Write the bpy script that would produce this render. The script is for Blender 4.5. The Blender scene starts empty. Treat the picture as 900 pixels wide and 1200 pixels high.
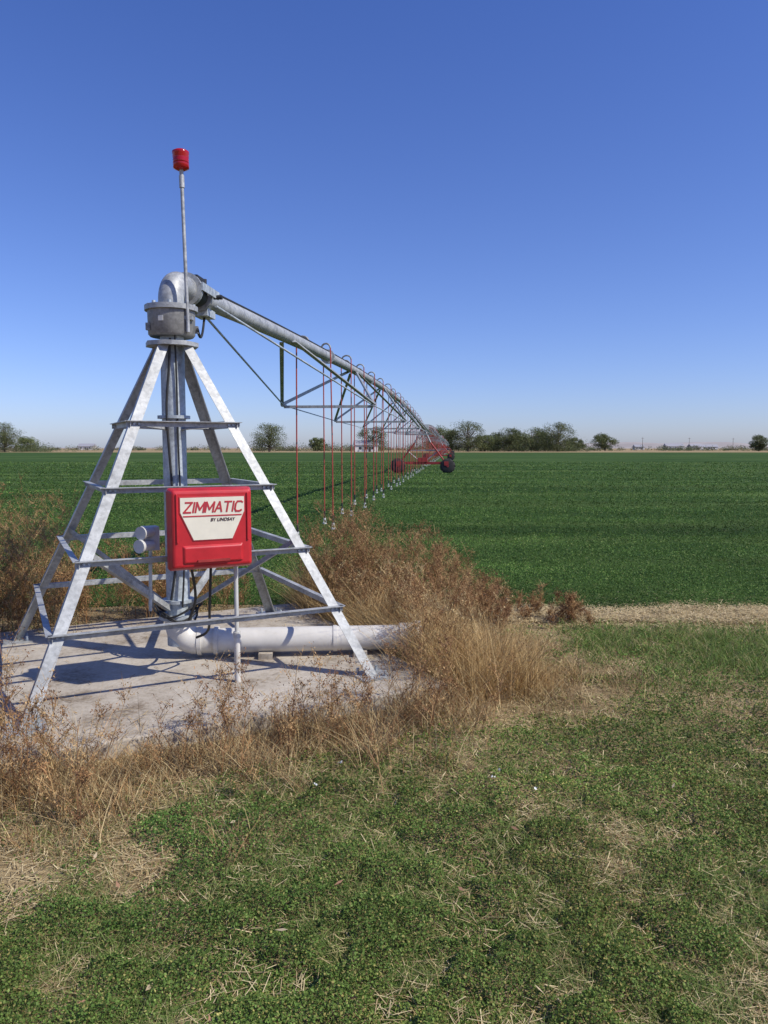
import bpy, math, numpy as np
from mathutils import Vector, Matrix
rng=np.random.default_rng(7)
sc=bpy.context.scene
sc.view_settings.view_transform='Standard'; sc.view_settings.look='None'; sc.view_settings.exposure=0
# ---------------- noise
G=rng.random((256,256))
def vn(x,y):
    xi=np.floor(x).astype(int); yi=np.floor(y).astype(int); fx=x-xi; fy=y-yi
    fx=fx*fx*(3-2*fx); fy=fy*fy*(3-2*fy)
    a=G[xi%256,yi%256];b=G[(xi+1)%256,yi%256];c=G[xi%256,(yi+1)%256];d=G[(xi+1)%256,(yi+1)%256]
    return (a*(1-fx)+b*fx)*(1-fy)+(c*(1-fx)+d*fx)*fy
def fbm(x,y,o=4):
    s=0;A=.5;t=0
    for i in range(o):
        s=s+A*vn(x*2**i+17.3*i,y*2**i+9.1*i);t+=A;A*=.5
    return s/t
def ss(a,b,x):
    t=np.clip((x-a)/(b-a),0,1);return t*t*(3-2*t)
# ---------------- tower frame
C=np.array([-1.52,5.41]); U=np.array([.890,.456]); V=np.array([-.456,.890])
def T(a,b,z=None):
    p=C+a*U+b*V
    return Vector((p[0],p[1],z)) if z is not None else p
SH=1.45
def slabdist(x,y):
    a=(x-C[0])*U[0]+(y-C[1])*U[1]; b=(x-C[0])*V[0]+(y-C[1])*V[1]
    return np.maximum(np.abs(a-.05)+.05,np.abs(b))-SH
def gz(x,y):
    near=1-ss(10,40,np.hypot(x,y-4))
    return near*((fbm(x*.9+40,y*.9+40,3)-.5)*.07+(fbm(x*5,y*5,2)-.5)*.015)*ss(-.1,.5,slabdist(x,y))
# ---------------- materials
def newmat(name):
    m=bpy.data.materials.new(name);m.use_nodes=True
    nt=m.node_tree;return m,nt,nt.nodes['Principled BSDF']
def N(nt,t,**k):
    n=nt.nodes.new(t)
    for a,b in k.items(): setattr(n,a,b)
    return n
def ramp(nt,src,stops):
    r=N(nt,'ShaderNodeValToRGB');e=r.color_ramp.elements
    while len(e)<len(stops): e.new(.5)
    for i,(p,c) in enumerate(stops): e[i].position=p;e[i].color=(*c,1)
    nt.links.new(src,r.inputs['Fac']);return r.outputs['Color']
def noise(nt,scale,detail=5,rough=.6,coord='Object',vec=None,dist=0):
    if vec is None:
        tc=N(nt,'ShaderNodeTexCoord');vec=tc.outputs[coord]
    n=N(nt,'ShaderNodeTexNoise');n.inputs['Scale'].default_value=scale;n.inputs['Detail'].default_value=detail
    n.inputs['Roughness'].default_value=rough;n.inputs['Distortion'].default_value=dist
    nt.links.new(vec,n.inputs['Vector']);return n.outputs['Fac']
def bump(nt,b,src,strength,dist):
    n=N(nt,'ShaderNodeBump');n.inputs['Strength'].default_value=strength;n.inputs['Distance'].default_value=dist
    nt.links.new(src,n.inputs['Height']);nt.links.new(n.outputs['Normal'],b.inputs['Normal'])
def paint(name,c,rough=.45,metal=0,var=.18,scale=9,bs=.0,dirt=None):
    m,nt,b=newmat(name)
    f=noise(nt,scale,6,.65)
    lo=tuple(x*(1-var) for x in c);hi=tuple(min(1,x*(1+var)) for x in c)
    st=[(.35,lo),(.65,hi)]
    if dirt: st=[(.28,dirt),(.42,lo),(.7,hi)]
    nt.links.new(ramp(nt,f,st),b.inputs['Base Color'])
    b.inputs['Roughness'].default_value=rough;b.inputs['Metallic'].default_value=metal
    if bs: bump(nt,b,noise(nt,scale*8,3),bs,.004)
    return m
def galv(name,c,metal=.45):
    m,nt,b=newmat(name)
    tc=N(nt,'ShaderNodeTexCoord')
    v=N(nt,'ShaderNodeTexVoronoi');v.inputs['Scale'].default_value=55;nt.links.new(tc.outputs['Object'],v.inputs['Vector'])
    n1=noise(nt,5,6,.7);n2=noise(nt,30,4,.6)
    mix=N(nt,'ShaderNodeMath',operation='MULTIPLY_ADD');nt.links.new(n2,mix.inputs[0]);mix.inputs[1].default_value=.5
    nt.links.new(n1,mix.inputs[2])
    sep=N(nt,'ShaderNodeSeparateColor');nt.links.new(v.outputs['Color'],sep.inputs['Color'])
    m2=N(nt,'ShaderNodeMath',operation='MULTIPLY_ADD');nt.links.new(sep.outputs['Red'],m2.inputs[0]);m2.inputs[1].default_value=.16
    nt.links.new(mix.outputs[0],m2.inputs[2])
    nt.links.new(ramp(nt,m2.outputs[0],[(.5,tuple(x*.5 for x in c)),(.78,c),(1.0,tuple(min(1,x*1.4) for x in c))]),b.inputs['Base Color'])
    b.inputs['Metallic'].default_value=metal
    rr=ramp(nt,n2,[(.3,(.42,)*3),(.7,(.65,)*3)]);nt.links.new(rr,b.inputs['Roughness'])
    bump(nt,b,n2,.15,.002)
    return m
M={}
M['galv']=galv('galvanized_steel',(.32,.33,.325),.25)
M['galv2']=galv('galvanized_pipe',(.36,.40,.42),.25)
M['collar']=galv('cast_collar',(.21,.21,.20),.2)
M['red']=paint('red_fiberglass',(.45,.018,.024),.36,var=.14,scale=6,bs=.05)
M['redp']=paint('red_paint',(.30,.026,.022),.55,var=.3,scale=4)
M['hose']=paint('red_hose',(.36,.055,.035),.55,var=.2)
M['beacon']=paint('beacon_lens',(.36,.006,.010),.15,var=.05)
M['cream']=paint('cream_decal',(.70,.66,.53),.45,var=.05)
M['lred']=paint('decal_red_ink',(.42,.03,.04),.5,var=.05)
M['dark']=paint('decal_dark_ink',(.06,.02,.02),.5)
M['black']=paint('black_rubber',(.018,.018,.018),.6)
M['tyre']=paint('tyre_rubber',(.03,.028,.026),.85,var=.3)
M['white']=paint('white_pvc',(.62,.60,.55),.45,var=.10,scale=4,dirt=(.42,.37,.29))
M['plastic']=paint('grey_plastic',(.50,.50,.47),.5,var=.12)
M['bark']=paint('bark',(.13,.10,.075),.9,var=.3,scale=3)
M['roof']=paint('roof_metal',(.3,.3,.32),.6);M['wall']=paint('white_siding',(.62,.60,.57),.7,scale=1)
M['glass']=paint('window_dark',(.04,.05,.06),.2);M['wood']=paint('pole_wood',(.12,.09,.07),.9)
# concrete
m,nt,b=newmat('concrete')
f=noise(nt,2.2,8,.7);f2=noise(nt,40,4,.6);mm=N(nt,'ShaderNodeMath',operation='MULTIPLY_ADD')
nt.links.new(f2,mm.inputs[0]);mm.inputs[1].default_value=.4;nt.links.new(f,mm.inputs[2])
nt.links.new(ramp(nt,mm.outputs[0],[(.50,(.18,.14,.095)),(.64,(.36,.315,.25)),(.82,(.47,.425,.35)),(.97,(.55,.50,.42))]),b.inputs['Base Color'])
b.inputs['Roughness'].default_value=.9;bump(nt,b,f2,.5,.006);M['concrete']=m
# leaf material
def leafmat(name,tr=.25,rough=.6):
    m,nt,b=newmat(name)
    a=N(nt,'ShaderNodeVertexColor');a.layer_name='Col'
    nt.links.new(a.outputs['Color'],b.inputs['Base Color']);b.inputs['Roughness'].default_value=rough
    b.inputs['Specular IOR Level'].default_value=.18
    t=N(nt,'ShaderNodeBsdfTranslucent');nt.links.new(a.outputs['Color'],t.inputs['Color'])
    mx=N(nt,'ShaderNodeMixShader');mx.inputs[0].default_value=tr
    nt.links.new(b.outputs[0],mx.inputs[1]);nt.links.new(t.outputs[0],mx.inputs[2])
    nt.links.new(mx.outputs[0],nt.nodes['Material Output'].inputs['Surface']);return m
M['leaf']=leafmat('leaf');M['straw']=leafmat('dry_plant',.15,.7);M['tleaf']=leafmat('tree_leaf',.2)
# ---------------- mesh builder
class MB:
    def __init__(s): s.v=[];s.f=[];s.m=[];s.sm=[];s.mats=[]
    def mi(s,k):
        if k not in s.mats: s.mats.append(k)
        return s.mats.index(k)
    def add(s,vs,fs,k,smooth=False):
        o=len(s.v);s.v+= [tuple(p) for p in vs];i=s.mi(k)
        for f in fs: s.f.append([q+o for q in f]);s.m.append(i);s.sm.append(smooth)
    def box(s,c,ax,ay,az,k):
        c=Vector(c);ax=Vector(ax);ay=Vector(ay);az=Vector(az)
        vs=[c+ax*i+ay*j+az*l for i in(-1,1) for j in(-1,1) for l in(-1,1)]
        s.add(vs,[(0,1,3,2),(4,6,7,5),(0,4,5,1),(2,3,7,6),(0,2,6,4),(1,5,7,3)],k)
    def tube(s,pts,r,k,n=12,caps=True):
        pts=[Vector(p) for p in pts];rs=r if isinstance(r,(list,tuple)) else [r]*len(pts)
        rings=[];ref=None
        for i,p in enumerate(pts):
            d=(pts[min(i+1,len(pts)-1)]-pts[max(i-1,0)]).normalized()
            if ref is None: ref=d.orthogonal().normalized()
            ref=(ref-d*ref.dot(d)).normalized();b=d.cross(ref)
            rings.append([p+(ref*math.cos(2*math.pi*j/n)+b*math.sin(2*math.pi*j/n))*rs[i] for j in range(n)])
        vs=[q for rg in rings for q in rg];fs=[]
        for i in range(len(pts)-1):
            for j in range(n):
                fs.append((i*n+j,i*n+(j+1)%n,(i+1)*n+(j+1)%n,(i+1)*n+j))
        s.add(vs,fs,k,True)
        if caps:
            s.add(rings[0],[tuple(reversed(range(n)))],k);s.add(rings[-1],[tuple(range(n))],k)
    def ell(s,p0,p1,a,b,w,t,k,w2=None):
        w2=w2 or w
        p0=Vector(p0);p1=Vector(p1);a=Vector(a).normalized();b=Vector(b).normalized()
        pr=[(0,0),(w,0),(w,t),(t,t),(t,w2),(0,w2)]
        vs=[p0+a*x+b*y for x,y in pr]+[p1+a*x+b*y for x,y in pr]
        fs=[(i,(i+1)%6,(i+1)%6+6,i+6) for i in range(6)]+[(5,4,3,2,1,0),(6,7,8,9,10,11)]
        s.add(vs,fs,k)
    def obj(s,name,parent=None,bevel=0):
        me=bpy.data.meshes.new(name);me.from_pydata(s.v,[],s.f)
        for k in s.mats: me.materials.append(M[k])
        me.polygons.foreach_set('material_index',s.m);me.polygons.foreach_set('use_smooth',s.sm);me.update()
        import bmesh
        bm=bmesh.new();bm.from_mesh(me);bmesh.ops.recalc_face_normals(bm,faces=bm.faces);bm.to_mesh(me);bm.free()
        o=bpy.data.objects.new(name,me);sc.collection.objects.link(o)
        if parent:o.parent=parent
        if bevel:
            md=o.modifiers.new('bevel','BEVEL');md.width=bevel;md.segments=3;md.limit_method='ANGLE'
        return o
def empty(name):
    e=bpy.data.objects.new(name,None);sc.collection.objects.link(e);return e
# ---------------- numpy foliage
class Fol:
    def __init__(s): s.V=[];s.F=[];s.C=[];s.n=0
    def _add(s,v,f,c):
        s.V.append(v.reshape(-1,3));s.F.append(f.reshape(-1,4)+s.n);s.C.append(c.reshape(-1,3));s.n+=v.reshape(-1,3).shape[0]
    def leaves(s,c,l,w,col,up=1.,spread=.6):
        n=len(c);nn=rng.normal(size=(n,3))*spread;nn[:,2]+=up;nn/=np.linalg.norm(nn,axis=1)[:,None]
        a=np.cross(nn,rng.normal(size=(n,3)));a/=np.linalg.norm(a,axis=1)[:,None];b=np.cross(nn,a)
        l=np.broadcast_to(l,(n,))[:,None]*.5;w=np.broadcast_to(w,(n,))[:,None]*.5
        v=np.stack([c-a*l,c+b*w+a*l*.15,c+a*l,c-b*w+a*l*.15],1)
        s._add(v,np.arange(n*4).reshape(n,4),np.repeat(col[:,None],4,1))
    def blades(s,base,vec,w,bend,col,S=3,taper=True):
        n=len(base);ang=rng.random(n)*6.283;side=np.stack([np.cos(ang),np.sin(ang),np.zeros(n)],1)
        w=np.broadcast_to(w,(n,))[:,None]
        rows=[]
        for i in range(S+1):
            t=i/S;p=base+vec*t+bend*(t*t)
            ww=w*(.5*(1-t**1.5*.9) if taper else .5)
            rows+= [p-side*ww,p+side*ww]
        v=np.stack(rows,1);k=2*(S+1)
        q=np.array([[2*i,2*i+1,2*i+3,2*i+2] for i in range(S)])
        f=(np.arange(n)*k)[:,None,None]+q[None]
        s._add(v,f,np.repeat(col[:,None],k,1))
    def obj(s,name,mat,parent=None):
        v=np.concatenate(s.V).astype(np.float32);f=np.concatenate(s.F).astype(np.int32);c=np.concatenate(s.C)
        me=bpy.data.meshes.new(name);me.vertices.add(len(v));me.vertices.foreach_set('co',v.ravel())
        me.loops.add(f.size);me.loops.foreach_set('vertex_index',f.ravel())
        me.polygons.add(len(f));me.polygons.foreach_set('loop_start',np.arange(len(f),dtype=np.int32)*4)
        me.update(calc_edges=True)
        at=me.color_attributes.new('Col','FLOAT_COLOR','POINT')
        at.data.foreach_set('color',np.concatenate([c,np.ones((len(c),1))],1).astype(np.float32).ravel())
        me.materials.append(M[mat]);o=bpy.data.objects.new(name,me);sc.collection.objects.link(o)
        if parent:o.parent=parent
        print(name,len(f));return o
def pal(n,cols,var=.2,w=None):
    cols=np.array(cols);i=rng.choice(len(cols),n,p=w);c=cols[i]*(1+rng.normal(size=(n,1))*var)
    return np.clip(c,.004,.9)
# ---------------- ground
def axis(lo,hi,st,far,g=1.16):
    a=list(np.arange(lo,hi,st));d=st;x=a[-1]
    while x<far: d*=g;x+=d;a.append(x)
    d=st;x=lo;pre=[]
    while x>-far: d*=g;x-=d;pre.append(x)
    return np.array(pre[::-1]+a)
xs=axis(-7,7,.08,6000);ys=axis(-2,11,.08,6000)
X,Y=np.meshgrid(xs,ys);Z=gz(X,Y)
def gridobj(name,X,Y,Z,mat):
    r,c=X.shape;v=np.stack([X,Y,Z],-1).reshape(-1,3).astype(np.float32)
    i=np.arange(r*c).reshape(r,c);f=np.stack([i[:-1,:-1],i[:-1,1:],i[1:,1:],i[1:,:-1]],-1).reshape(-1,4).astype(np.int32)
    me=bpy.data.meshes.new(name);me.vertices.add(len(v));me.vertices.foreach_set('co',v.ravel())
    me.loops.add(f.size);me.loops.foreach_set('vertex_index',f.ravel());me.polygons.add(len(f))
    me.polygons.foreach_set('loop_start',np.arange(len(f),dtype=np.int32)*4);me.update(calc_edges=True)
    me.polygons.foreach_set('use_smooth',np.ones(len(f),dtype=bool))
    me.materials.append(mat);o=bpy.data.objects.new(name,me);sc.collection.objects.link(o);return o
m,nt,b=newmat('soil_and_thatch')
f=noise(nt,1.3,10,.7);f2=noise(nt,60,5,.7)
mm=N(nt,'ShaderNodeMath',operation='MULTIPLY_ADD');nt.links.new(f2,mm.inputs[0]);mm.inputs[1].default_value=.55;nt.links.new(f,mm.inputs[2])
nt.links.new(ramp(nt,mm.outputs[0],[(.5,(.12,.085,.045)),(.7,(.25,.18,.095)),(.88,(.36,.275,.145)),(1,(.44,.35,.20))]),b.inputs['Base Color'])
b.inputs['Roughness'].default_value=.95;b.inputs['Specular IOR Level'].default_value=.1
bump(nt,b,f2,.8,.02)
gridobj('ground',X,Y,Z,m)
# crop field sheet
EY=7.42
def edgef(x): return EY+(fbm(x*.9,x*0+5,3)-.5)*.5+(fbm(x*6,x*0+2,2)-.5)*.22
fx=axis(-9,9,.25,900,1.2);fx=fx[np.abs(fx)<700]
fy=[EY+.25];d=.2
while fy[-1]<262: fy.append(fy[-1]+d);d*=1.05
fy=np.array(fy);FX,FY=np.meshgrid(fx,fy)
FY=FY.copy();FY[0]=edgef(fx)+.12
FZ=gz(FX,FY)+.03+.02*fbm(FX*.5,FY*.5,2);FZ[0]=gz(FX[0],FY[0])+.004
m,nt,b=newmat('crop_green')
tc=N(nt,'ShaderNodeTexCoord');mp=N(nt,'ShaderNodeMapping');mp.inputs['Scale'].default_value=(.04,.30,1);mp.inputs['Rotation'].default_value=(0,0,.04);nt.links.new(tc.outputs['Object'],mp.inputs[0])
f=noise(nt,1,8,.65,vec=mp.outputs[0]);f2=noise(nt,9,6,.8)
mm=N(nt,'ShaderNodeMath',operation='MULTIPLY_ADD');nt.links.new(f2,mm.inputs[0]);mm.inputs[1].default_value=.4;nt.links.new(f,mm.inputs[2])
nt.links.new(ramp(nt,mm.outputs[0],[(.54,(.022,.048,.012)),(.70,(.042,.084,.020)),(.86,(.095,.140,.040))]),b.inputs['Base Color'])  # greens darker than the leaves: average shade between them is in the colour
b.inputs['Roughness'].default_value=.9;b.inputs['Specular IOR Level'].default_value=.05;bump(nt,b,f2,.6,.08)
gridobj('crop_field',FX,FY,FZ,m)
# crop foliage
F=Fol();n=420000
t=rng.random(n);y=1/(1/(EY-.3)+t*(1/85-1/(EY-.3)));x=(rng.random(n)*2-1)*(.6*y+2)
edge=edgef(x);k=(y>edge)|((rng.random(n)<.25)&(y>edge-.3));x=x[k];y=y[k];n=len(x)
ht=(.05+.09*fbm(x*1.6,y*1.6,4))*ss(-.3,1,y-edge[k]+.4);z=gz(x,y)+.02+ht*rng.random(n)**.5
sz=.0125*(y/8)**.85
cf=pal(n,[(.058,.118,.021),(.080,.148,.029),(.110,.178,.040),(.17,.21,.065)],.2,[.37,.35,.2,.08])
mf=.5*fbm(x*.07+5,y*.42+.02*x,4)+.3*fbm(x*.5,y*.8+9,3)+.2*fbm(x*2.5,y*2.5,2)
cf*= (.95+2.4*(mf-.5))[:,None].clip(.35,1.7)
F.leaves(np.stack([x,y,z],1),sz*1.5,sz,cf,1.,.6);F.obj('crop_foliage','leaf')
# ---------------- foreground vegetation
def greenmap(x,y):
    d=slabdist(x,y);nz=.5*fbm(x*.8+3,y*.8+1,4)+.5*fbm(x*4.3+13,y*4.3+7,3)
    bias=.05*(1-ss(2.6,5.0,y))+.01
    bias=bias-.12*np.exp(-((x-1.1)/.7)**2-((y-5.0)/1.)**2)
    bias=bias-.30*np.exp(-((x+1.5)/.45)**2-((y-2.85)/.3)**2)
    bias=bias+.11*np.exp(-((x-2.9)/1.)**2-((y-6.0)/.9)**2)
    g=ss(.36,.57,nz+bias)*ss(.25,1.0,d+.6*(nz-.5))
    return g*(1-ss(6.6,6.95,y+.25*nz))
def scatter(n,y0=1.6,y1=8.2,wx=.6,pad=1.0):
    t=rng.random(n);y=1/(1/y0+t*(1/y1-1/y0));x=(rng.random(n)*2-1)*(wx*y+pad);return x,y
F=Fol()
x,y=scatter(820000);g=greenmap(x,y);k=(rng.random(len(x))<g*.92+.08)&(slabdist(x,y)>.25)&(y<7.0);x=x[k];y=y[k];g=g[k];n=len(x)
lump=fbm(x*7,y*7,3);lump2=ss(.35,.7,lump)
ht=.008+.060*lump2*(.3+.7*g);z=gz(x,y)+ht*rng.random(n)**.6
sz=.0078*(y/2.5)**.6*(.5+.9*rng.random(n))
patch=fbm(x*1.7+30,y*1.7,3)
col=pal(n,[(.085,.152,.030),(.118,.195,.040),(.165,.232,.055),(.30,.28,.09)],.22,[.3,.32,.26,.12])
col*=(.60+.8*patch)[:,None];col[:,0]*=1+.5*(fbm(x*1.1+60,y*1.1,2)-.4)
kill=rng.random(n)<ss(.26,.46,lump+.18*g);F.leaves(np.stack([x,y,z],1)[kill],(sz*1.25)[kill],(sz*.85)[kill],col[kill],.9,.7)
F.obj('clover_ground_cover','leaf')
F=Fol()
x,y=scatter(230000);g=greenmap(x,y);k=(rng.random(len(x))<.40+.35*g)&(slabdist(x,y)>.5)&(y<7.3)&(fbm(x*3,y*3,2)>.34)&((y<6.8)|(rng.random(len(x))<.35));x=x[k];y=y[k];n=len(x)
v=rng.normal(size=(n,3))*.035;v[:,2]=.02+.055*rng.random(n);be=rng.normal(size=(n,3))*.03;be[:,2]=-.02
F.blades(np.stack([x,y,gz(x,y)-.003],1),v,.0026*(y/2.5)**.5,be,pal(n,[(.14,.21,.05),(.21,.27,.075),(.34,.32,.13)],.2),2)
cx=2.9+rng.normal(size=190)*.85;cy=5.95+rng.normal(size=190)*.42
for a,c in zip(cx,cy):
    if a<1.6 or c>6.75: continue
    n=60;p=np.stack([a+rng.normal(size=n)*.08,c+rng.normal(size=n)*.08],1)
    v=rng.normal(size=(n,3))*.06;v[:,2]=.05+.11*rng.random(n);be=rng.normal(size=(n,3))*.06;be[:,2]=-.04
    F.blades(np.column_stack([p,gz(p[:,0],p[:,1])]),v,.005,be,pal(n,[(.13,.21,.045),(.19,.27,.065),(.38,.33,.15)],.2,[.42,.35,.23]),3)
F.obj('short_grass','leaf')
F=Fol()
STR=[(.44,.33,.16),(.52,.41,.215),(.34,.24,.115),(.26,.165,.08)]
x,y=scatter(170000);g=greenmap(x,y);k=(rng.random(len(x))<1.0-.82*g)&(slabdist(x,y)>-.02)&(y<8.0)&(fbm(x*2.2+9,y*2.2,3)>.36);x=x[k];y=y[k];n=len(x)
v=rng.normal(size=(n,3))*.04;v[:,2]=.01+.045*rng.random(n)**2;be=rng.normal(size=(n,3))*.03;be[:,2]=-.015
F.blades(np.stack([x,y,gz(x,y)],1),v,.003*(y/2.5)**.6,be,pal(n,STR,.2),2)
x,y=scatter(60000);g=greenmap(x,y);k=(slabdist(x,y)>0)&(rng.random(len(x))<1-.65*g);x=x[k];y=y[k]
x2=rng.uniform(.4,7,60000);y2=7.14+rng.normal(size=60000)*.19;x=np.r_[x,x2];y=np.r_[y,y2];n=len(x)
an=rng.random(n)*6.28;L=.02+.07*rng.random(n);v=np.stack([np.cos(an)*L,np.sin(an)*L,rng.normal(size=n)*.008],1)
F.blades(np.stack([x,y,gz(x,y)+.006+.04*rng.random(n)*(y>6.8)+.01*rng.random(n)],1),v,.0032*(y/2.5)**.6,np.zeros((n,3)),pal(n,[(.66,.54,.31),(.58,.47,.26),(.42,.32,.17)],.12),1,False)
n=140;x,y=scatter(n);F.leaves(np.stack([x,y,gz(x,y)+.045],1),.03+.02*rng.random(n),.014,pal(n,[(.5,.4,.25),(.36,.2,.12)],.15),1,.5)
for a,c in [(.52,3.43),(.56,3.5),(-.32,3.36),(-.22,3.6),(.7,3.3)]:
    n=6;p=np.array([a,c,gz(np.array([a]),np.array([c]))[0]+.07])+rng.normal(size=(n,3))*.004
    F.leaves(p,.013,.010,pal(n,[(.75,.75,.70)],.03),.5,1)
F.obj('dry_grass_litter','straw')
# ---------------- weeds
BR=[(.27,.145,.065),(.34,.20,.09),(.19,.10,.05),(.42,.28,.13)]
def weed(F,x,y,h,nb=16,cols=BR,seed=1.,spread=.35):
    z=float(gz(np.array([x]),np.array([y]))[0]);b0=np.array([x,y,z])
    lean=rng.normal(size=3)*.12*h;lean[2]=0
    F.blades(b0[None],np.array([[lean[0],lean[1],h]]),.006,np.zeros((1,3)),pal(1,cols,.1),4)
    t=.1+.85*rng.random(nb);st=b0+np.column_stack([lean[0]*t,lean[1]*t,h*t])
    an=rng.random(nb)*6.28;L=h*(spread*(1.15-t*.8))*(.6+.6*rng.random(nb))
    v=np.column_stack([np.cos(an)*L*.75,np.sin(an)*L*.75,L*(.7+.5*rng.random(nb))]);be=np.column_stack([np.zeros((nb,2)),L*rng.normal(size=nb)*.2])
    cc=pal(nb,cols,.15);F.blades(st,v,.0038,be,cc,3)
    m=int(nb*9*seed);i=rng.integers(0,nb,m);q=.25+.75*rng.random(m)
    p=st[i]+v[i]*q[:,None]+be[i]*(q*q)[:,None];an=rng.random(m)*6.28;l2=.02+.05*rng.random(m)
    v2=np.column_stack([np.cos(an)*l2,np.sin(an)*l2,l2*(.3+rng.random(m))]);F.blades(p,v2,.0028,np.zeros((m,3)),cc[i],1)
    m2=m*3;j=rng.integers(0,m,m2);p2=p[j]+v2[j]*rng.random((m2,1))+rng.normal(size=(m2,3))*.006
    F.leaves(p2,.008+.012*rng.random(m2),.006,cc[i][j]*(.8+.5*rng.random((m2,1))),.3,1)
def tuft(F,x,y,h,n=90,r=.07,cols=STR,sp=.45):
    z=float(gz(np.array([x]),np.array([y]))[0])
    p=np.column_stack([x+rng.normal(size=n)*r,y+rng.normal(size=n)*r,np.full(n,z)])
    hh=h*(.45+.6*rng.random(n));an=rng.random(n)*6.28;o=hh*sp*rng.random(n)
    v=np.column_stack([np.cos(an)*o,np.sin(an)*o,hh]);be=np.column_stack([np.cos(an)*o*.9,np.sin(an)*o*.9,-hh*.35*rng.random(n)])
    F.blades(p,v,.0036,be,pal(n,cols,.18),4)
F=Fol()
# front edge, thinner over the middle of the pad edge so the slab shows
for i in range(80):
    s=rng.uniform(-1.7,1.3);mid=math.exp(-((s+.55)/.45)**2)
    if rng.random()<.6*mid: continue
    p=T(s,-SH-.08-abs(rng.normal())*.28);weed(F,*p,rng.uniform(.22,.6)*(1-.35*mid),12,seed=.6,cols=BR)
for i in range(115):
    s=rng.uniform(-1.9,1.4);mid=math.exp(-((s+.55)/.5)**2);p=T(s,-SH-.1-.08*mid-abs(rng.normal())*.34);tuft(F,*p,rng.uniform(.12,.34)*(1-.5*mid),60,.07,STR+BR[:1],.8)
# left front
for i in range(120):
    x=rng.uniform(-3.0,-1.1);y=rng.uniform(3.15,4.1);
    if slabdist(x,y)>.02: tuft(F,x,y,rng.uniform(.15,.5)*(1 if y>3.45 and x<-1.5 else .5),60,.08,STR+[(.50,.30,.13)],.9)
for i in range(75):
    x=rng.uniform(-2.7,-1.6);y=rng.uniform(3.45,4.0)
    if slabdist(x,y)>.03: weed(F,x,y,rng.uniform(.4,.9)*(1-.35*ss(-1.9,-1.6,x)),14,seed=.8)
# left side
for i in range(30):
    p=T(-SH-.05-abs(rng.normal())*.4,rng.uniform(-.9,2.2));weed(F,*p,rng.uniform(.5,1.0),16,seed=.8)
for i in range(30):
    p=T(-SH-.0-abs(rng.normal())*.4,rng.uniform(-1.2,2.2));tuft(F,*p,rng.uniform(.25,.6),80,.08,STR+BR)
# far left tall stand
for i in range(95):
    y=rng.uniform(6.0,7.6);x=-.455*y-abs(rng.normal())*.55+.15
    h=rng.uniform(.6,1.42)*(1-.35*ss(-3.4,-2.5,x));weed(F,x,y,h,22,seed=.6,spread=.25,cols=BR+[(.17,.18,.07)])
# behind
for i in range(110):
    p=T(rng.uniform(-1.7,1.0),SH+.1+abs(rng.normal())*.35);weed(F,*p,rng.uniform(.35,.75),16)
F.obj('dry_weeds','straw')
F=Fol()
for i in range(140):
    x=-.75+1.9*rng.random()**1.25;y=6.95+rng.normal()*.36
    if slabdist(x,y)<.05: continue
    cl=.75+.6*vn(np.array([x*3.1]),np.array([y*2.]))[0]
    weed(F,x,y,rng.uniform(.45,.95)*cl*(1-.6*max(0,x)/1.2),20,seed=.9)
for i in range(26):
    weed(F,rng.uniform(.9,1.9),6.9+rng.normal()*.2,rng.uniform(.1,.28),14)
for i in range(80):
    a=SH+.05+abs(rng.normal())*.28;b=rng.uniform(-1.3,1.5);p=T(a,b);weed(F,*p,rng.uniform(.35,.75),16,cols=BR+STR[:2])
F.obj('dry_weeds.001','straw')
F=Fol()
for i in range(250):
    a=SH+.06+abs(rng.normal())*.42;b=rng.uniform(-1.6,1.5);p=T(a,b)
    cl=.65+.7*vn(np.array([p[0]*3.3]),np.array([p[1]*3.3]))[0]
    tuft(F,*p,rng.uniform(.28,.68)*cl*(1 if a<2.0 else .6),100,.08,[(.50,.35,.155),(.62,.46,.22),(.40,.255,.11)],.6)
for i in range(90):
    p=T(rng.uniform(1.7,2.8),rng.uniform(-1.9,1.2));tuft(F,*p,rng.uniform(.06,.22),70,.1,STR,.9)
F.obj('straw_grass_tuft','straw')
# debris on slab
F=Fol();n=4200
a=rng.uniform(-SH,SH,n);b=rng.uniform(-SH,SH,n);dd=np.maximum(np.abs(a),np.abs(b));k=(rng.random(n)<ss(.8,1.5,dd)+.12)&(a>-1.33);a=a[k];b=b[k];n=len(a)
p=C+a[:,None]*U+b[:,None]*V;an=rng.random(n)*6.28;L=.02+.09*rng.random(n)
F.blades(np.column_stack([p,np.full(n,.107)+.006*rng.random(n)]),np.column_stack([np.cos(an)*L,np.sin(an)*L,np.zeros(n)]),.004,np.zeros((n,3)),pal(n,STR,.2),1,False)
F.obj('straw_debris','straw')
# ---------------- slab
B=MB();c=T(0.05,0,.0)
U3=Vector((U[0],U[1],0));V3=Vector((V[0],V[1],0));Z3=Vector((0,0,1))
B.box(c,U3*(SH-.05),V3*SH,Z3*.1,'concrete');B.obj('concrete_pad',bevel=.015)
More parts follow.
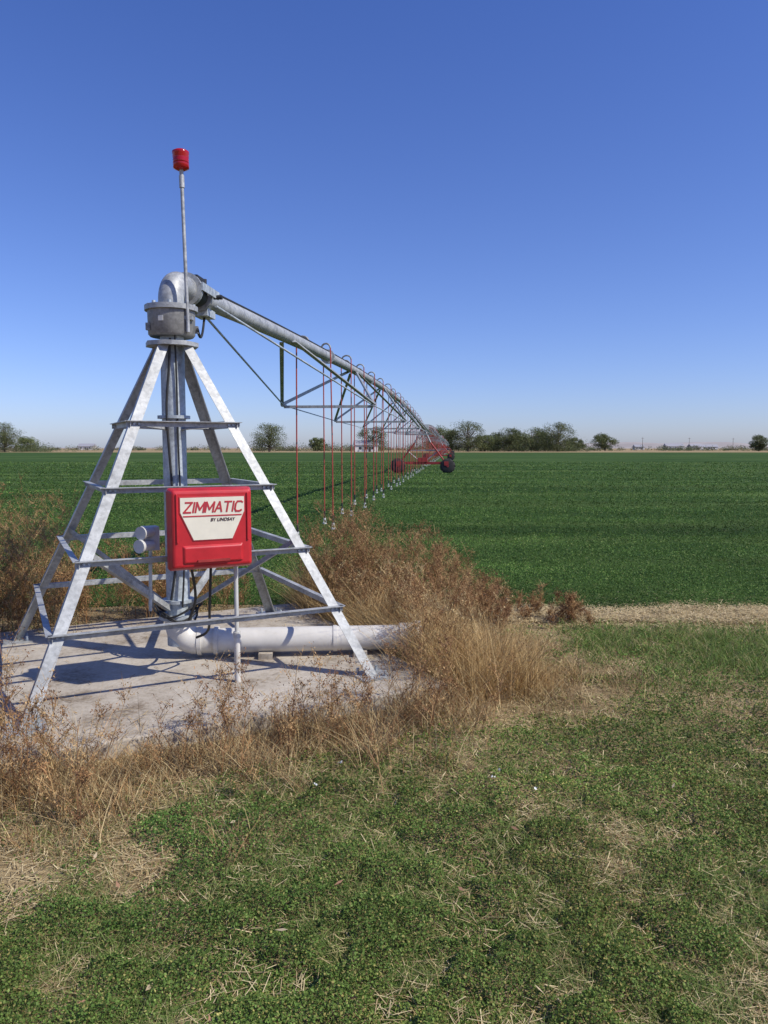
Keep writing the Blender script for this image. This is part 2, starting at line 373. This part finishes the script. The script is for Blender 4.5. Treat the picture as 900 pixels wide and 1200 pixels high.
# ---------------- pivot tower
def half(z): return .12+(2.365-z)*.433
tower=empty('pivot_tower')
B=MB()
for su in(-1,1):
    for sv in(-1,1):
        h0=half(.112);h1=half(2.40)
        B.ell(T(su*h0,sv*h0,.112),T(su*h1,sv*h1,2.40),-U3*su,-V3*sv,.072,.007,'galv')
        B.box(T(su*(h0-.03),sv*(h0-.03),.106),U3*.11,V3*.11,Z3*.006,'galv')
        for q in((.07,.07),(-.07,.07),(.07,-.07)):
            pc=T(su*(h0-.03)+q[0],sv*(h0-.03)+q[1],.112);B.tube([pc,pc+Z3*.035],.011,'galv2',6)
B.obj('legs',tower)
B=MB()
for z in(.575,.97,1.40,1.83):
    h=half(z)
    for nrm,tan in((-V3,U3),(V3,U3),(-U3,V3),(U3,V3)):
        o=Vector((C[0],C[1],z));off=.004
        e=h+.03
        B.ell(o+nrm*(h+off)-tan*e,o+nrm*(h+off)+tan*e,-Z3,nrm,.038,.005,'galv')
        for s in(-1,1):
            for bb in (.02,.05):
                pb=o+nrm*(h+off+.005)+tan*s*(h-bb)-Z3*.02;B.tube([pb,pb+nrm*.012],.009,'galv2',6)
for su in(-1,1):
    for sv in(-1,1):
        h=half(1.0)-.03
        B.ell(T(su*h,sv*h,1.0),T(su*.07,sv*.07,.47),Z3,(U3*sv-V3*su),.042,.005,'galv')
        h=half(1.9)-.03
        B.ell(T(su*h,sv*h,1.80),T(su*.06,sv*.06,1.78),Z3,(U3*sv-V3*su),.038,.005,'galv')
B.obj('braces',tower)
B=MB()
cz=lambda z:Vector((C[0],C[1],z))
B.tube([cz(.2),cz(2.46)],.084,'galv2',32)
for z in(1.86,.52): B.tube([cz(z),cz(z+.022)],.115,'galv2',32)
B.tube([cz(2.37),cz(2.40)],.19,'galv',8)
B.obj('riser_pipe',tower)
B=MB()
B.tube([cz(2.44),cz(2.455),cz(2.62)],[.15,.163,.166],'collar',40)
B.tube([cz(2.62),cz(2.655)],.185,'galv',40)
for i in range(8):
    a=i*math.pi/4+.2;p=cz(2.655)+Vector((math.cos(a),math.sin(a),0))*.155;B.tube([p,p+Z3*.02],.014,'galv2',6)
for a in (-2.5,0.3):
    p=cz(2.50)+Vector((math.cos(a),math.sin(a),0))*.170;B.box(p,Vector((.015,0,0)),Vector((0,.015,0)),Z3*.025,'collar')
lab=cz(2.55)+Vector((math.cos(-1.75),math.sin(-1.75),0))*.167
tg=Vector((-math.sin(-1.75),math.cos(-1.75),0));B.box(lab,tg*.018,tg.cross(Z3)*.002,Z3*.018,'plastic')
B.obj('rotating_collar',tower)
# span direction
P1=Vector((2.5,48.0,0));d=(P1-Vector((C[0],C[1],0))).normalized();perp=Vector((d.y,-d.x,0))
R=.15;path=[cz(2.655),cz(2.69)]
for i in range(1,11):
    a=i/10*math.pi/2;path.append(cz(2.69)+Z3*(R*math.sin(a))+d*(R*(1-math.cos(a))))
e=path[-1];path.append(e+d*.14)
B=MB();B.tube(path,.09,'galv',32)
q=path[-1];B.tube([q,q+d*.03],.125,'galv',24);B.tube([q+d*.035,q+d*.06],.12,'galv2',24)
B.tube([q+d*.06,q+d*.12,q+d*.2,q+d*.28],[.08,.10,.10,.08],'black',24)
B.tube([q+d*.28,q+d*.31],.11,'galv',24)
for s in(-1,1):
    B.box(q+d*.2+perp*s*.13+Z3*.02,d*.2,perp*.006,Z3*.03,'galv2')
    B.tube([q+d*.33+perp*s*.11,q+d*.33+perp*s*.18],.018,'black',8)
B.box(q+d*.22+Z3*.115,d*.09,perp*.05,Z3*.02,'black')
B.box(q+d*.42-Z3*.11,d*.1,perp*.06,Z3*.03,'galv2')
B.tube([q+d*.45+Z3*.09,q+d*.45+Z3*.17],.016,'black',8)
B.obj('elbow_and_joint',tower)
PS=q+d*.31
# cables
B=MB()
def sag(p0,p1,s,n=10):
    p0=Vector(p0);p1=Vector(p1);return [p0.lerp(p1,i/n)-Z3*(s*4*(i/n)*(1-i/n)) for i in range(n+1)]
def smooth(pts,n=5):
    pts=[Vector(p) for p in pts];P_=[pts[0]]+pts+[pts[-1]];o=[]
    for i in range(1,len(P_)-2):
        a,b,c2,e2=P_[i-1:i+3]
        for j in range(n):
            t=j/n;o.append(.5*((2*b)+(c2-a)*t+(2*a-5*b+4*c2-e2)*t*t+(3*b-a-3*c2+e2)*t**3))
    return o+[pts[-1]]
B.tube(smooth([cz(2.42)+Vector((.02,-.12,0)),cz(2.2)+Vector((.0,-.10,0)),cz(1.9)+Vector((-.02,-.11,0)),cz(1.4)+Vector((0,-.095,0)),cz(.9)+Vector((.02,-.095,0)),cz(.55)+Vector((-.02,-.11,0))]),.009,'black',8)
B.tube(smooth([cz(2.44)+Vector((.05,-.11,0)),cz(2.2)+Vector((.05,-.09,0)),cz(1.7)+Vector((.05,-.085,0)),cz(1.3)+Vector((.06,-.09,0)),cz(.9)+Vector((.08,-.10,0)),cz(.5)+Vector((.06,-.11,0))]),.007,'black',8)
for k in range(3):
    cc=cz(.42+.03*k)+Vector((.0,-.02,0));B.tube([cc+Vector((math.cos(a)*(.14+.02*k),math.sin(a)*(.13),.05*math.sin(a*2+k))) for a in np.linspace(0,6.28,24)],.008,'black',6,False)
B.tube(smooth([T(.05,-.80,.92),T(.06,-.7,.62),T(.12,-.4,.38),cz(.3)+Vector((.18,-.2,0))]),.009,'black',8)
B.tube(smooth([T(-.08,-.80,.92),T(-.02,-.65,.66),T(.0,-.3,.42),cz(.42)+Vector((.12,-.1,0))]),.009,'black',8)
B.tube(sag(q+d*.42-Z3*.14,cz(2.5)+Vector((.18,.02,0)),.1),.010,'black',8)
B.obj('cables',tower)
# connector box left of panel
B=MB()
jc=T(-.30,-.66,1.08)
B.box(jc,U3*.05,V3*.05,Z3*.075,'plastic')
for z,l in((.045,.09),(-.035,.11)):
    p=jc+Z3*z-V3*.05;B.tube([p,p-V3*l*.6-U3*l*.7],[.03,.036],'plastic',16)
    B.tube([p-V3*l*.6-U3*l*.7,p-V3*(l+.02)*.6-U3*(l+.02)*.7],.042,'plastic',16)
B.tube([jc-Z3*.07,T(-.30,-.60,.60)],.012,'galv2',8)
B.obj('cable_connectors',tower,bevel=.004)
B=MB()
p=T(.22,-.77,.10);B.tube([p,p+Z3*.82],.014,'plastic',12);B.tube([p,p+Z3*.30],.020,'white',12);B.tube([p+Z3*.30,p+Z3*.34],.025,'plastic',12)
B.obj('conduit',tower)
# ---------------- mast + beacon
bc=empty('warning_beacon');B=MB()
mp_=Vector((-1.375,5.30,0));le=Vector((-.025,0,0))
ZT=3.55
at=lambda z:mp_+le*((z-2.5)/1.2)+Z3*z
B.tube([at(2.46),at(ZT-.08)],.0125,'galv',12);B.tube([at(ZT-.11),at(ZT-.03)],.018,'galv',12);B.tube([at(ZT-.04),at(ZT+.03)],.014,'galv',12)
B.box(at(2.56)+Vector((-.0,.03,0)),Vector((.03,0,0)),Vector((0,.03,0)),Z3*.012,'galv')
B.obj('mast',bc)
B=MB();B.tube([at(ZT+.008),at(ZT+.018),at(ZT+.05)],[.03,.054,.054],'beacon',24);B.obj('beacon_base',bc)
B=MB();z0=ZT+.051
prof=[(0,.046),(.006,.055),(.014,.051),(.022,.055),(.030,.051),(.038,.055),(.060,.055),(.066,.058),(.078,.057),(.087,.042),(.091,.01)]
B.tube([at(z0+a) for a,r in prof],[r for a,r in prof],'beacon',28);B.obj('beacon_lens',bc)
# ---------------- control box
cb=empty('control_panel_box')
o=T(.028,-.74,1.15);nv=-V3
def P(a,b,z):return o+U3*a+nv*b+Z3*z
B=MB();B.box(P(0,.075,0),U3*.235,V3*.07,Z3*.235,'red');B.obj('cabinet',cb,bevel=.015)
B=MB()
def loft(sections,k):
    vs=[];fs=[]
    for dd,x0,x1,za,zb in sections: vs+=[P(x0,dd,za),P(x1,dd,za),P(x1,dd,zb),P(x0,dd,zb)]
    n=len(sections)
    for i in range(n-1):
        for j in range(4): fs.append((i*4+j,i*4+(j+1)%4,(i+1)*4+(j+1)%4,(i+1)*4+j))
    fs.append((3,2,1,0));fs.append(tuple((n-1)*4+j for j in range(4)));B.add(vs,fs,k)
loft([(.10,-.262,.262,-.255,.255),(.15,-.262,.262,-.255,.255),(.215,-.245,.245,-.235,.24)],'red')
B.obj('door_cover',cb,bevel=.018)
B=MB();loft([(.205,-.20,.20,-.215,-.085),(.228,-.175,.175,-.20,-.11)],'red')
loft([(.205,-.225,-.212,-.08,.225),(.225,-.225,-.214,-.08,.222)],'red');loft([(.205,.212,.225,-.08,.225),(.225,.214,.225,-.08,.222)],'red')
B.obj('door_ribs',cb,bevel=.008)
def slab_poly(pts,d0,d1,k,name,bev=0):
    B=MB();n=len(pts);vs=[P(a,d0,z) for a,z in pts]+[P(a,d1,z) for a,z in pts]
    B.add(vs,[tuple(range(n)),tuple(reversed(range(n,2*n)))]+[(i,(i+1)%n,(i+1)%n+n,i+n) for i in range(n)],k);B.obj(name,cb,bevel=bev)
slab_poly([(-.205,.205),(.205,.205),(.205,.105),(.125,-.07),(-.125,-.07),(-.205,.105)],.21,.219,'lred','decal_frame',.002)
slab_poly([(-.198,.198),(.198,.198),(.198,.107),(.12,-.063),(-.12,-.063),(-.198,.107)],.212,.2215,'cream','decal')
slab_poly([(-.183,.088),(.183,.088),(.180,.080),(-.180,.080)],.215,.2235,'lred','decal_stripe')
slab_poly([(-.10,-.2),(.10,-.2),(.10,-.185),(-.10,-.185)],.22,.238,'redp','door_latch')
# block letters built from strokes so they stay legible at small size
def glyph_word(word,x0,z0,h,cw,gap,sw,k,name):
    G_={'Z':[((0,1),(1,1)),((1,1),(0,0)),((0,0),(1,0))],'I':[((.5,0),(.5,1))],'M':[((0,0),(0,1)),((0,1),(.5,.25)),((.5,.25),(1,1)),((1,1),(1,0))],
        'A':[((0,0),(.5,1)),((.5,1),(1,0)),((.22,.35),(.78,.35))],'T':[((0,1),(1,1)),((.5,1),(.5,0))],'C':[((1,.9),(.75,1)),((.75,1),(.2,1)),((.2,1),(0,.75)),((0,.75),(0,.25)),((0,.25),(.2,0)),((.2,0),(.75,0)),((.75,0),(1,.1))]}
    B=MB();x=x0
    for ch in word:
        wd={'I':.12*cw,'M':1.15*cw}.get(ch,cw)
        for idx,(a,b) in enumerate(G_[ch]):
            pa=(x+a[0]*wd+a[1]*h*.2,z0+a[1]*h);pb=(x+b[0]*wd+b[1]*h*.2,z0+b[1]*h)
            dx=pb[0]-pa[0];dz=pb[1]-pa[1];l=math.hypot(dx,dz);ux,uz=dx/l,dz/l;nx,nz=-uz*sw/2,ux*sw/2;ex,ez=ux*sw*.35,uz*sw*.35
            qs=[(pa[0]-ex+nx,pa[1]-ez+nz),(pa[0]-ex-nx,pa[1]-ez-nz),(pb[0]+ex-nx,pb[1]+ez-nz),(pb[0]+ex+nx,pb[1]+ez+nz)]
            dp=.2235+.0003*idx
            B.add([P(a_,.2205,z_) for a_,z_ in qs]+[P(a_,dp,z_) for a_,z_ in qs],[(0,1,2,3),(7,6,5,4),(0,1,5,4),(1,2,6,5),(2,3,7,6),(3,0,4,7)],k)
        x+=wd+gap
    B.obj(name,cb)
glyph_word('ZIMMATIC',-.178,.108,.060,.041,.0125,.0105,'lred','lettering')
def text(s,size,a,z,k,name,off=.0,sx=1.,space=1.):
    cu=bpy.data.curves.new(name,'FONT');cu.body=s;cu.size=size;cu.align_x='CENTER';cu.shear=.2;cu.offset=off;cu.extrude=.0006;cu.space_character=space
    ob=bpy.data.objects.new(name+'_tmp',cu);sc.collection.objects.link(ob)
    bpy.context.view_layer.update();me=bpy.data.meshes.new_from_object(ob.evaluated_get(bpy.context.evaluated_depsgraph_get()))
    bpy.data.objects.remove(ob);me.materials.clear();me.materials.append(M[k])
    t=bpy.data.objects.new(name,me);sc.collection.objects.link(t)
    mt=Matrix(((U3.x*sx,0,nv.x,0),(U3.y*sx,0,nv.y,0),(0,1,0,0),(0,0,0,1)));mt.translation=P(a,.2240,z)
    t.matrix_world=mt;t.parent=cb
    return t
text('BY LINDSAY',.028,.06,.050,'dark','small_lettering',.0004)
# ---------------- supply pipe
wp=empty('water_supply_pipe');B=MB()
pts=[cz(.40),cz(.36)]
dirp=Vector((1.75,.14,0)).normalized();Rb=.14
for i in range(1,9):
    a=i/8*math.pi/2;pts.append(cz(.36)-Z3*(Rb*math.sin(a))+dirp*(Rb*(1-math.cos(a))))
e=pts[-1]
B.tube(pts,.1,'white',28)
B.tube([e,e+dirp*1.52],.092,'white',28)
for x in(.0,.12,1.0): B.tube([e+dirp*x,e+dirp*(x+.03)],.106 if x!=1.0 else .098,'white',28)
B.tube([e+dirp*1.50,e+dirp*1.62],.106,'white',28);B.tube([e+dirp*1.62,e+dirp*1.66],.125,'white',28)
B.tube([cz(.40),cz(.43)],.14,'galv2',24)
B.obj('pipe',wp)
B=MB()
for x in(.5,1.2):B.box(e+dirp*x-Z3*.1,dirp*.05,dirp.cross(Z3)*.12,Z3*.022,'concrete')
B.obj('pipe_cradles',wp)
# ---------------- spans
def span(idx,A,Bp,arch,first):
    root=empty('irrigation_span');dv=(Bp-A);L=dv.length
    def pz(t): return A.lerp(Bp,t)+Z3*(4*arch*t*(1-t))
    B=MB();nseg=28
    B.tube([pz(i/nseg) for i in range(nseg+1)],.074,'galv',16 if idx==0 else 8)
    K=7
    for i in range(K+1):
        if 0<i<K:
            t=i/K;p=pz(t);B.tube([p-d*.02,p+d*.02],.115,'galv2',14)
    B.obj('pipe',root)
    B=MB();nodes=[]
    for i in range(1,K):
        t=i/K;dr=.45+2.6*t*(1-t);la=.55+1.4*t*(1-t);nodes.append((t,dr,la))
    for s in(-1,1):
        prev=pz(.004)-Z3*.05+perp*s*.08
        for t,dr,la in nodes:
            nd=pz(t)-Z3*dr+perp*s*la
            B.tube([prev,nd],.011,'galv2',6);prev=nd
            for dt in(-.5/K,.5/K):
                B.ell(pz(min(1,max(0,t+dt*.95)))-Z3*.06+perp*s*.05,nd,Z3,perp*s,.055,.006,'galv')
            B.box(nd,d*.08,perp*.03,Z3*.02,'galv')
        B.tube([prev,pz(.996)-Z3*.05+perp*s*.08],.011,'galv2',6)
    for t,dr,la in nodes:
        a=pz(t)-Z3*dr-perp*la;b2=pz(t)-Z3*dr+perp*la;B.ell(a,b2,d,-Z3,.045,.005,'galv')
    B.obj('truss',root)
    B=MB();H=MB();S=MB()
    x=4.45 if first else 1.5;k=0
    while x<L-1:
        t=x/L;p=pz(t);s=1 if k%2 else -1;w=.13+.05*rng.random()
        arc=[p+Z3*.06]+[p+Z3*.08+perp*s*(w*.5*(1-math.cos(a)))+Z3*(.07*math.sin(a)) for a in np.linspace(0.2,math.pi,7)]
        B.tube(arc,.014,'collar',8)
        bot=arc[-1];zb=.48+rng.normal()*.03
        sw=Vector((rng.normal()*.02,rng.normal()*.02,0));low=Vector((bot.x,bot.y,zb))+sw
        H.tube([bot+Z3*.01,bot.lerp(low,.5)+sw*.3,low],.0100,'hose',8)
        S.tube([low+Z3*.12,low],.015,'black',8);S.tube([low,low-Z3*.03],.024,'plastic',8)
        for a in(0,2.1,4.2):
            dd=Vector((math.cos(a),math.sin(a),0))*.03;S.tube([low+dd*.6-Z3*.03,low+dd-Z3*.08],.005,'plastic',5)
        S.tube([low-Z3*.08,low-Z3*.10],.034,'plastic',10)
        x+=.95+.15*rng.random();k+=1
    B.obj('goosenecks',root);H.obj('drop_hoses',root);S.obj('sprinklers',root)
    B=MB();B.tube([pz(t)+perp*.02+Z3*.083 for t in np.linspace(0,1,20)],.010,'black',6);B.obj('cable',root)
def drive(pos,zt):
    root=empty('drive_tower');pos=Vector((pos.x,pos.y,0))
    B=MB();wb=1.6
    B.box(pos+Z3*.68,perp*wb,d*.08,Z3*.08,'redp')
    for s in(-1,1):
        for l in(-1,1):
            B.tube([pos+perp*s*wb*.92+d*l*.06+Z3*.7,pos+perp*s*.5+d*l*.10+Z3*2.0],.045,'redp',8)
            B.tube([pos+perp*s*.5+d*l*.10+Z3*2.0,pos+perp*s*.10+d*l*.12+Z3*(zt-.1)],.045,'galv',8)
        B.box(pos+perp*s*wb*.95+Z3*.66+d*.0,perp*.14,d*.2,Z3*.13,'redp')
        B.tube([pos+perp*s*wb*.66+Z3*1.5,pos+perp*s*wb*.1+Z3*.78],.035,'galv',6)
    B.box(pos+Z3*1.5,perp*wb*.62,d*.03,Z3*.035,'galv')
    B.box(pos+Z3*.9-d*.1,perp*.3,d*.16,Z3*.13,'redp');B.box(pos+perp*.25+Z3*(zt+.05),perp*.14,d*.1,Z3*.16,'plastic')
    B.obj('frame',root)
    for s in(-1,1):
        B=MB();c=pos+perp*s*wb+Z3*.50+d*-.02
        pr=[(-.14,.29),(-.15,.40),(-.12,.455),(0,.47),(.12,.455),(.15,.40),(.14,.29)]
        B.tube([c+d*a for a,r in pr],[r for a,r in pr],'tyre',28,False)
        for i in range(20):
            a=i*math.pi/10;rd=perp*math.cos(a)+Z3*math.sin(a);tg=-perp*math.sin(a)+Z3*math.cos(a);k=1 if i%2 else -1
            B.box(c+rd*.475+d*.065*k,rd*.025,tg*.025,(d*.08+tg*.03*k),'tyre')
        B.tube([c-d*.10,c-d*.06,c+d*.06,c+d*.10],[.26,.2,.2,.26],'redp',20,True);B.tube([c-d*.16,c+d*.02],.08,'redp',12)
        B.obj('wheel_a' if s<0 else 'wheel_b',root)
A=PS.copy()
zs=2.95
for i in range(4):
    Bp=P1+d*(i*50);Bp=Vector((Bp.x,Bp.y,zs))
    span(i,A,Bp,.5 if i==0 else .55,i==0);drive(Bp,zs);A=Bp+d*.1
# ---------------- trees
TC=[(.11,.14,.055),(.145,.17,.065),(.20,.205,.085),(.08,.11,.045)]  # greens slightly muted, distance haze put into the leaf colours
def tree(px,w,top,dist,name='cottonwood_tree',cols=None):
    cols=cols or TC
    s=dist/870;x=(px-450)*s;h=(525+1.65*870/dist-top)*s;r=w*s*.5
    root=empty(name);B=MB();base=Vector((x,dist,0));tr=.03*h+.08
    B.tube([base,base+Z3*h*.25+Vector((.02*h,0,0)),base+Z3*h*.55,base+Z3*h*.85],[tr,tr*.8,tr*.5,tr*.15],'bark',8)
    F=Fol();nc=int(26+w*.8)
    tone=.8+.4*rng.random()
    for i in range(nc):
        a=rng.random()*6.28;q=rng.random()**.5;zz=h*(.12+.78*rng.random());sh=math.sin(min(1,max(.12,(zz/h+.05)/1.05))*math.pi)**.5
        c=(x+math.cos(a)*r*.85*q*sh,dist+math.sin(a)*r*.85*q*sh,zz)
        st=base+Z3*(c[2]*.5);B.tube([st,Vector(c)],[tr*.3,tr*.08],'bark',5)
        m=130;v=rng.normal(size=(m,3));v/=np.linalg.norm(v,axis=1)[:,None];v*=(.4+.6*rng.random((m,1)))
        cr=min(r,h*.5)*(.24+.24*rng.random());v*=np.array([cr*1.25,cr*1.25,cr*.85])
        pp=np.array(c)+v;pp=pp[pp[:,2]>.1]
        F.leaves(pp,.45*s*2.2,.32*s*2.2,pal(len(pp),cols,.2)*(.75+.5*rng.random())*tone,.5,1)
    B.obj('trunk',root);F.obj('crown','tleaf',root)
for a in [(7,40,495,300),(316,42,496,320),(372,26,512,380),(512,42,499,380),(548,46,493,340),(596,42,501,350),(622,48,500,350),(653,46,495,345),(708,34,508,420),(888,22,510,380),(436,40,500,330),(578,36,507,360),(34,28,512,320),(638,36,505,365),(528,30,504,345),(568,28,510,350),(672,26,513,360),(606,36,508,375)]:
    tree(*a)
F=Fol()
def shrubs(x0,x1,top,dist,n,cols):
    s=dist/870
    for i in range(n):
        px=rng.uniform(x0,x1);x=(px-450)*s;h=(528-top)*s*rng.uniform(.5,1.15);m=110
        v=rng.normal(size=(m,3));v/=np.linalg.norm(v,axis=1)[:,None];v*=(.4+.6*rng.random((m,1)));v[:,2]=np.abs(v[:,2])
        pp=np.array([x,dist+rng.normal()*8,0])+v*np.array([h*1.1,h*1.1,h]);F.leaves(pp,.9*s*1.2,.6*s*1.2,pal(m,cols,.2)*(.7+.6*rng.random()),.5,1)
gc=[(.11,.135,.06),(.14,.165,.08),(.085,.11,.05)];tcx=[(.24,.22,.13),(.16,.17,.10),(.11,.13,.07)]
shrubs(-60,75,515,310,50,gc);shrubs(560,682,511,355,80,gc);shrubs(290,445,517,400,65,tcx+gc);shrubs(-60,1000,521.5,520,170,tcx);shrubs(690,900,521,450,30,gc);shrubs(480,560,512,370,40,gc);shrubs(1000,1300,514,400,25,gc);shrubs(-400,-60,514,350,25,gc)
F.obj('distant_tree_line','tleaf')
# hills
m,nt,b=newmat('hill_dry');f=noise(nt,.004,6,.6)
nt.links.new(ramp(nt,f,[(.4,(.28,.25,.23)),(.6,(.36,.33,.30))]),b.inputs['Base Color']);b.inputs['Roughness'].default_value=1
hx=np.linspace(-3500,4500,240);hy=np.linspace(2300,3600,30);HX,HY=np.meshgrid(hx,hy)
prof=10*fbm(HX*.0016+3,HY*.001,4)+22*ss(500,800,HX)*(1-ss(1150,1500,HX))*(.5+.5*fbm(HX*.006,HY*.002,3))
HZ=-1+prof*ss(2300,2600,HY)*(1-.3*ss(3000,3600,HY))
gridobj('hills',HX,HY,HZ,m)
# farm buildings
def house(x,y,w,l,h,rot=0,k='wall',name='farmhouse'):
    root=empty(name);B=MB();c=Vector((x,y,0));a=Vector((math.cos(rot),math.sin(rot),0));n2=Vector((-a.y,a.x,0))
    B.box(c+Z3*h/2,a*w/2,n2*l/2,Z3*h/2,k);B.obj('walls',root)
    B=MB();rh=l*.3;vs=[c+a*(s*(w/2+.4))+n2*(q*(l/2+.4))+Z3*(h+.003+(rh if q==0 else 0)) for s in(-1,1) for q in(-1,0,1)]
    B.add(vs,[(0,1,4,3),(1,2,5,4),(0,2,1),(3,4,5),(0,3,5,2)],'roof');B.obj('roof',root)
    B=MB()
    for i in range(-1,2): B.box(c+a*(i*w*.28)-n2*(l/2+.02)+Z3*h*.55,a*.6,n2*.03,Z3*.55,'glass')
    B.box(c+a*w*.14-n2*(l/2+.02)+Z3*1.0,a*.5,n2*.03,Z3*1.0,'wood');B.obj('windows_and_door',root)
house(268,690,16,9,3.2);house(292,700,11,8,3.0,.1);house(246,720,9,7,2.8);house(-8,330,10,7,2.9,.1,'wall');house(-255,640,13,8,3);house(330,760,18,8,2.8)
for x,y in((215,620),(262,640),(309,660)):
    r=empty('utility_pole');B=MB();B.tube([(x,y,0),(x,y,10.5)],[.2,.13],'wood',8);B.box((x,y,9.6),Vector((1.2,0,0)),Vector((0,.08,0)),Z3*.08,'wood');B.obj('pole',r)
# ---------------- light, sky, camera
az=math.radians(112);el=math.radians(46)
ts=Vector((math.sin(az)*math.cos(el),math.cos(az)*math.cos(el),math.sin(el)))
L=bpy.data.lights.new('sun','SUN');L.energy=5.0;L.angle=math.radians(.53);L.color=(1,.94,.84)
lo=bpy.data.objects.new('sun',L);sc.collection.objects.link(lo);lo.rotation_euler=ts.to_track_quat('Z','Y').to_euler()
w=bpy.data.worlds.new('World');sc.world=w;w.use_nodes=True;nt=w.node_tree
sk=nt.nodes.new('ShaderNodeTexSky');sk.sky_type='NISHITA';sk.sun_disc=False;sk.sun_elevation=el;sk.sun_rotation=az
sk.air_density=1.0;sk.dust_density=1.6;sk.ozone_density=2.5;sk.altitude=1200
tc=nt.nodes.new('ShaderNodeTexCoord');sp=nt.nodes.new('ShaderNodeSeparateXYZ');nt.links.new(tc.outputs['Generated'],sp.inputs[0])
rp=nt.nodes.new('ShaderNodeValToRGB');e=rp.color_ramp.elements
e[0].position=0;e[0].color=(.53,.555,.76,1);e[1].position=.55;e[1].color=(.35,.47,.84,1)
k=e.new(.15);k.color=(.47,.525,.78,1)
nt.links.new(sp.outputs['Z'],rp.inputs[0])
mx=nt.nodes.new('ShaderNodeMix');mx.data_type='RGBA';mx.blend_type='MULTIPLY';mx.inputs[0].default_value=1
nt.links.new(sk.outputs[0],mx.inputs[6]);nt.links.new(rp.outputs[0],mx.inputs[7])
vm=nt.nodes.new('ShaderNodeVectorMath');vm.operation='SCALE';vm.inputs['Scale'].default_value=2.15
nt.links.new(mx.outputs[2],vm.inputs[0])
bg=nt.nodes['Background'];bg.inputs['Strength'].default_value=.092;nt.links.new(vm.outputs[0],bg.inputs['Color'])
cam=bpy.data.cameras.new('camera');co=bpy.data.objects.new('camera',cam);sc.collection.objects.link(co);sc.camera=co
cam.sensor_fit='VERTICAL';cam.sensor_height=24;cam.lens=17.4;cam.clip_end=12000;cam.clip_start=.05
co.location=(0,0,1.65);co.rotation_euler=(math.radians(90-4.93),0,0)
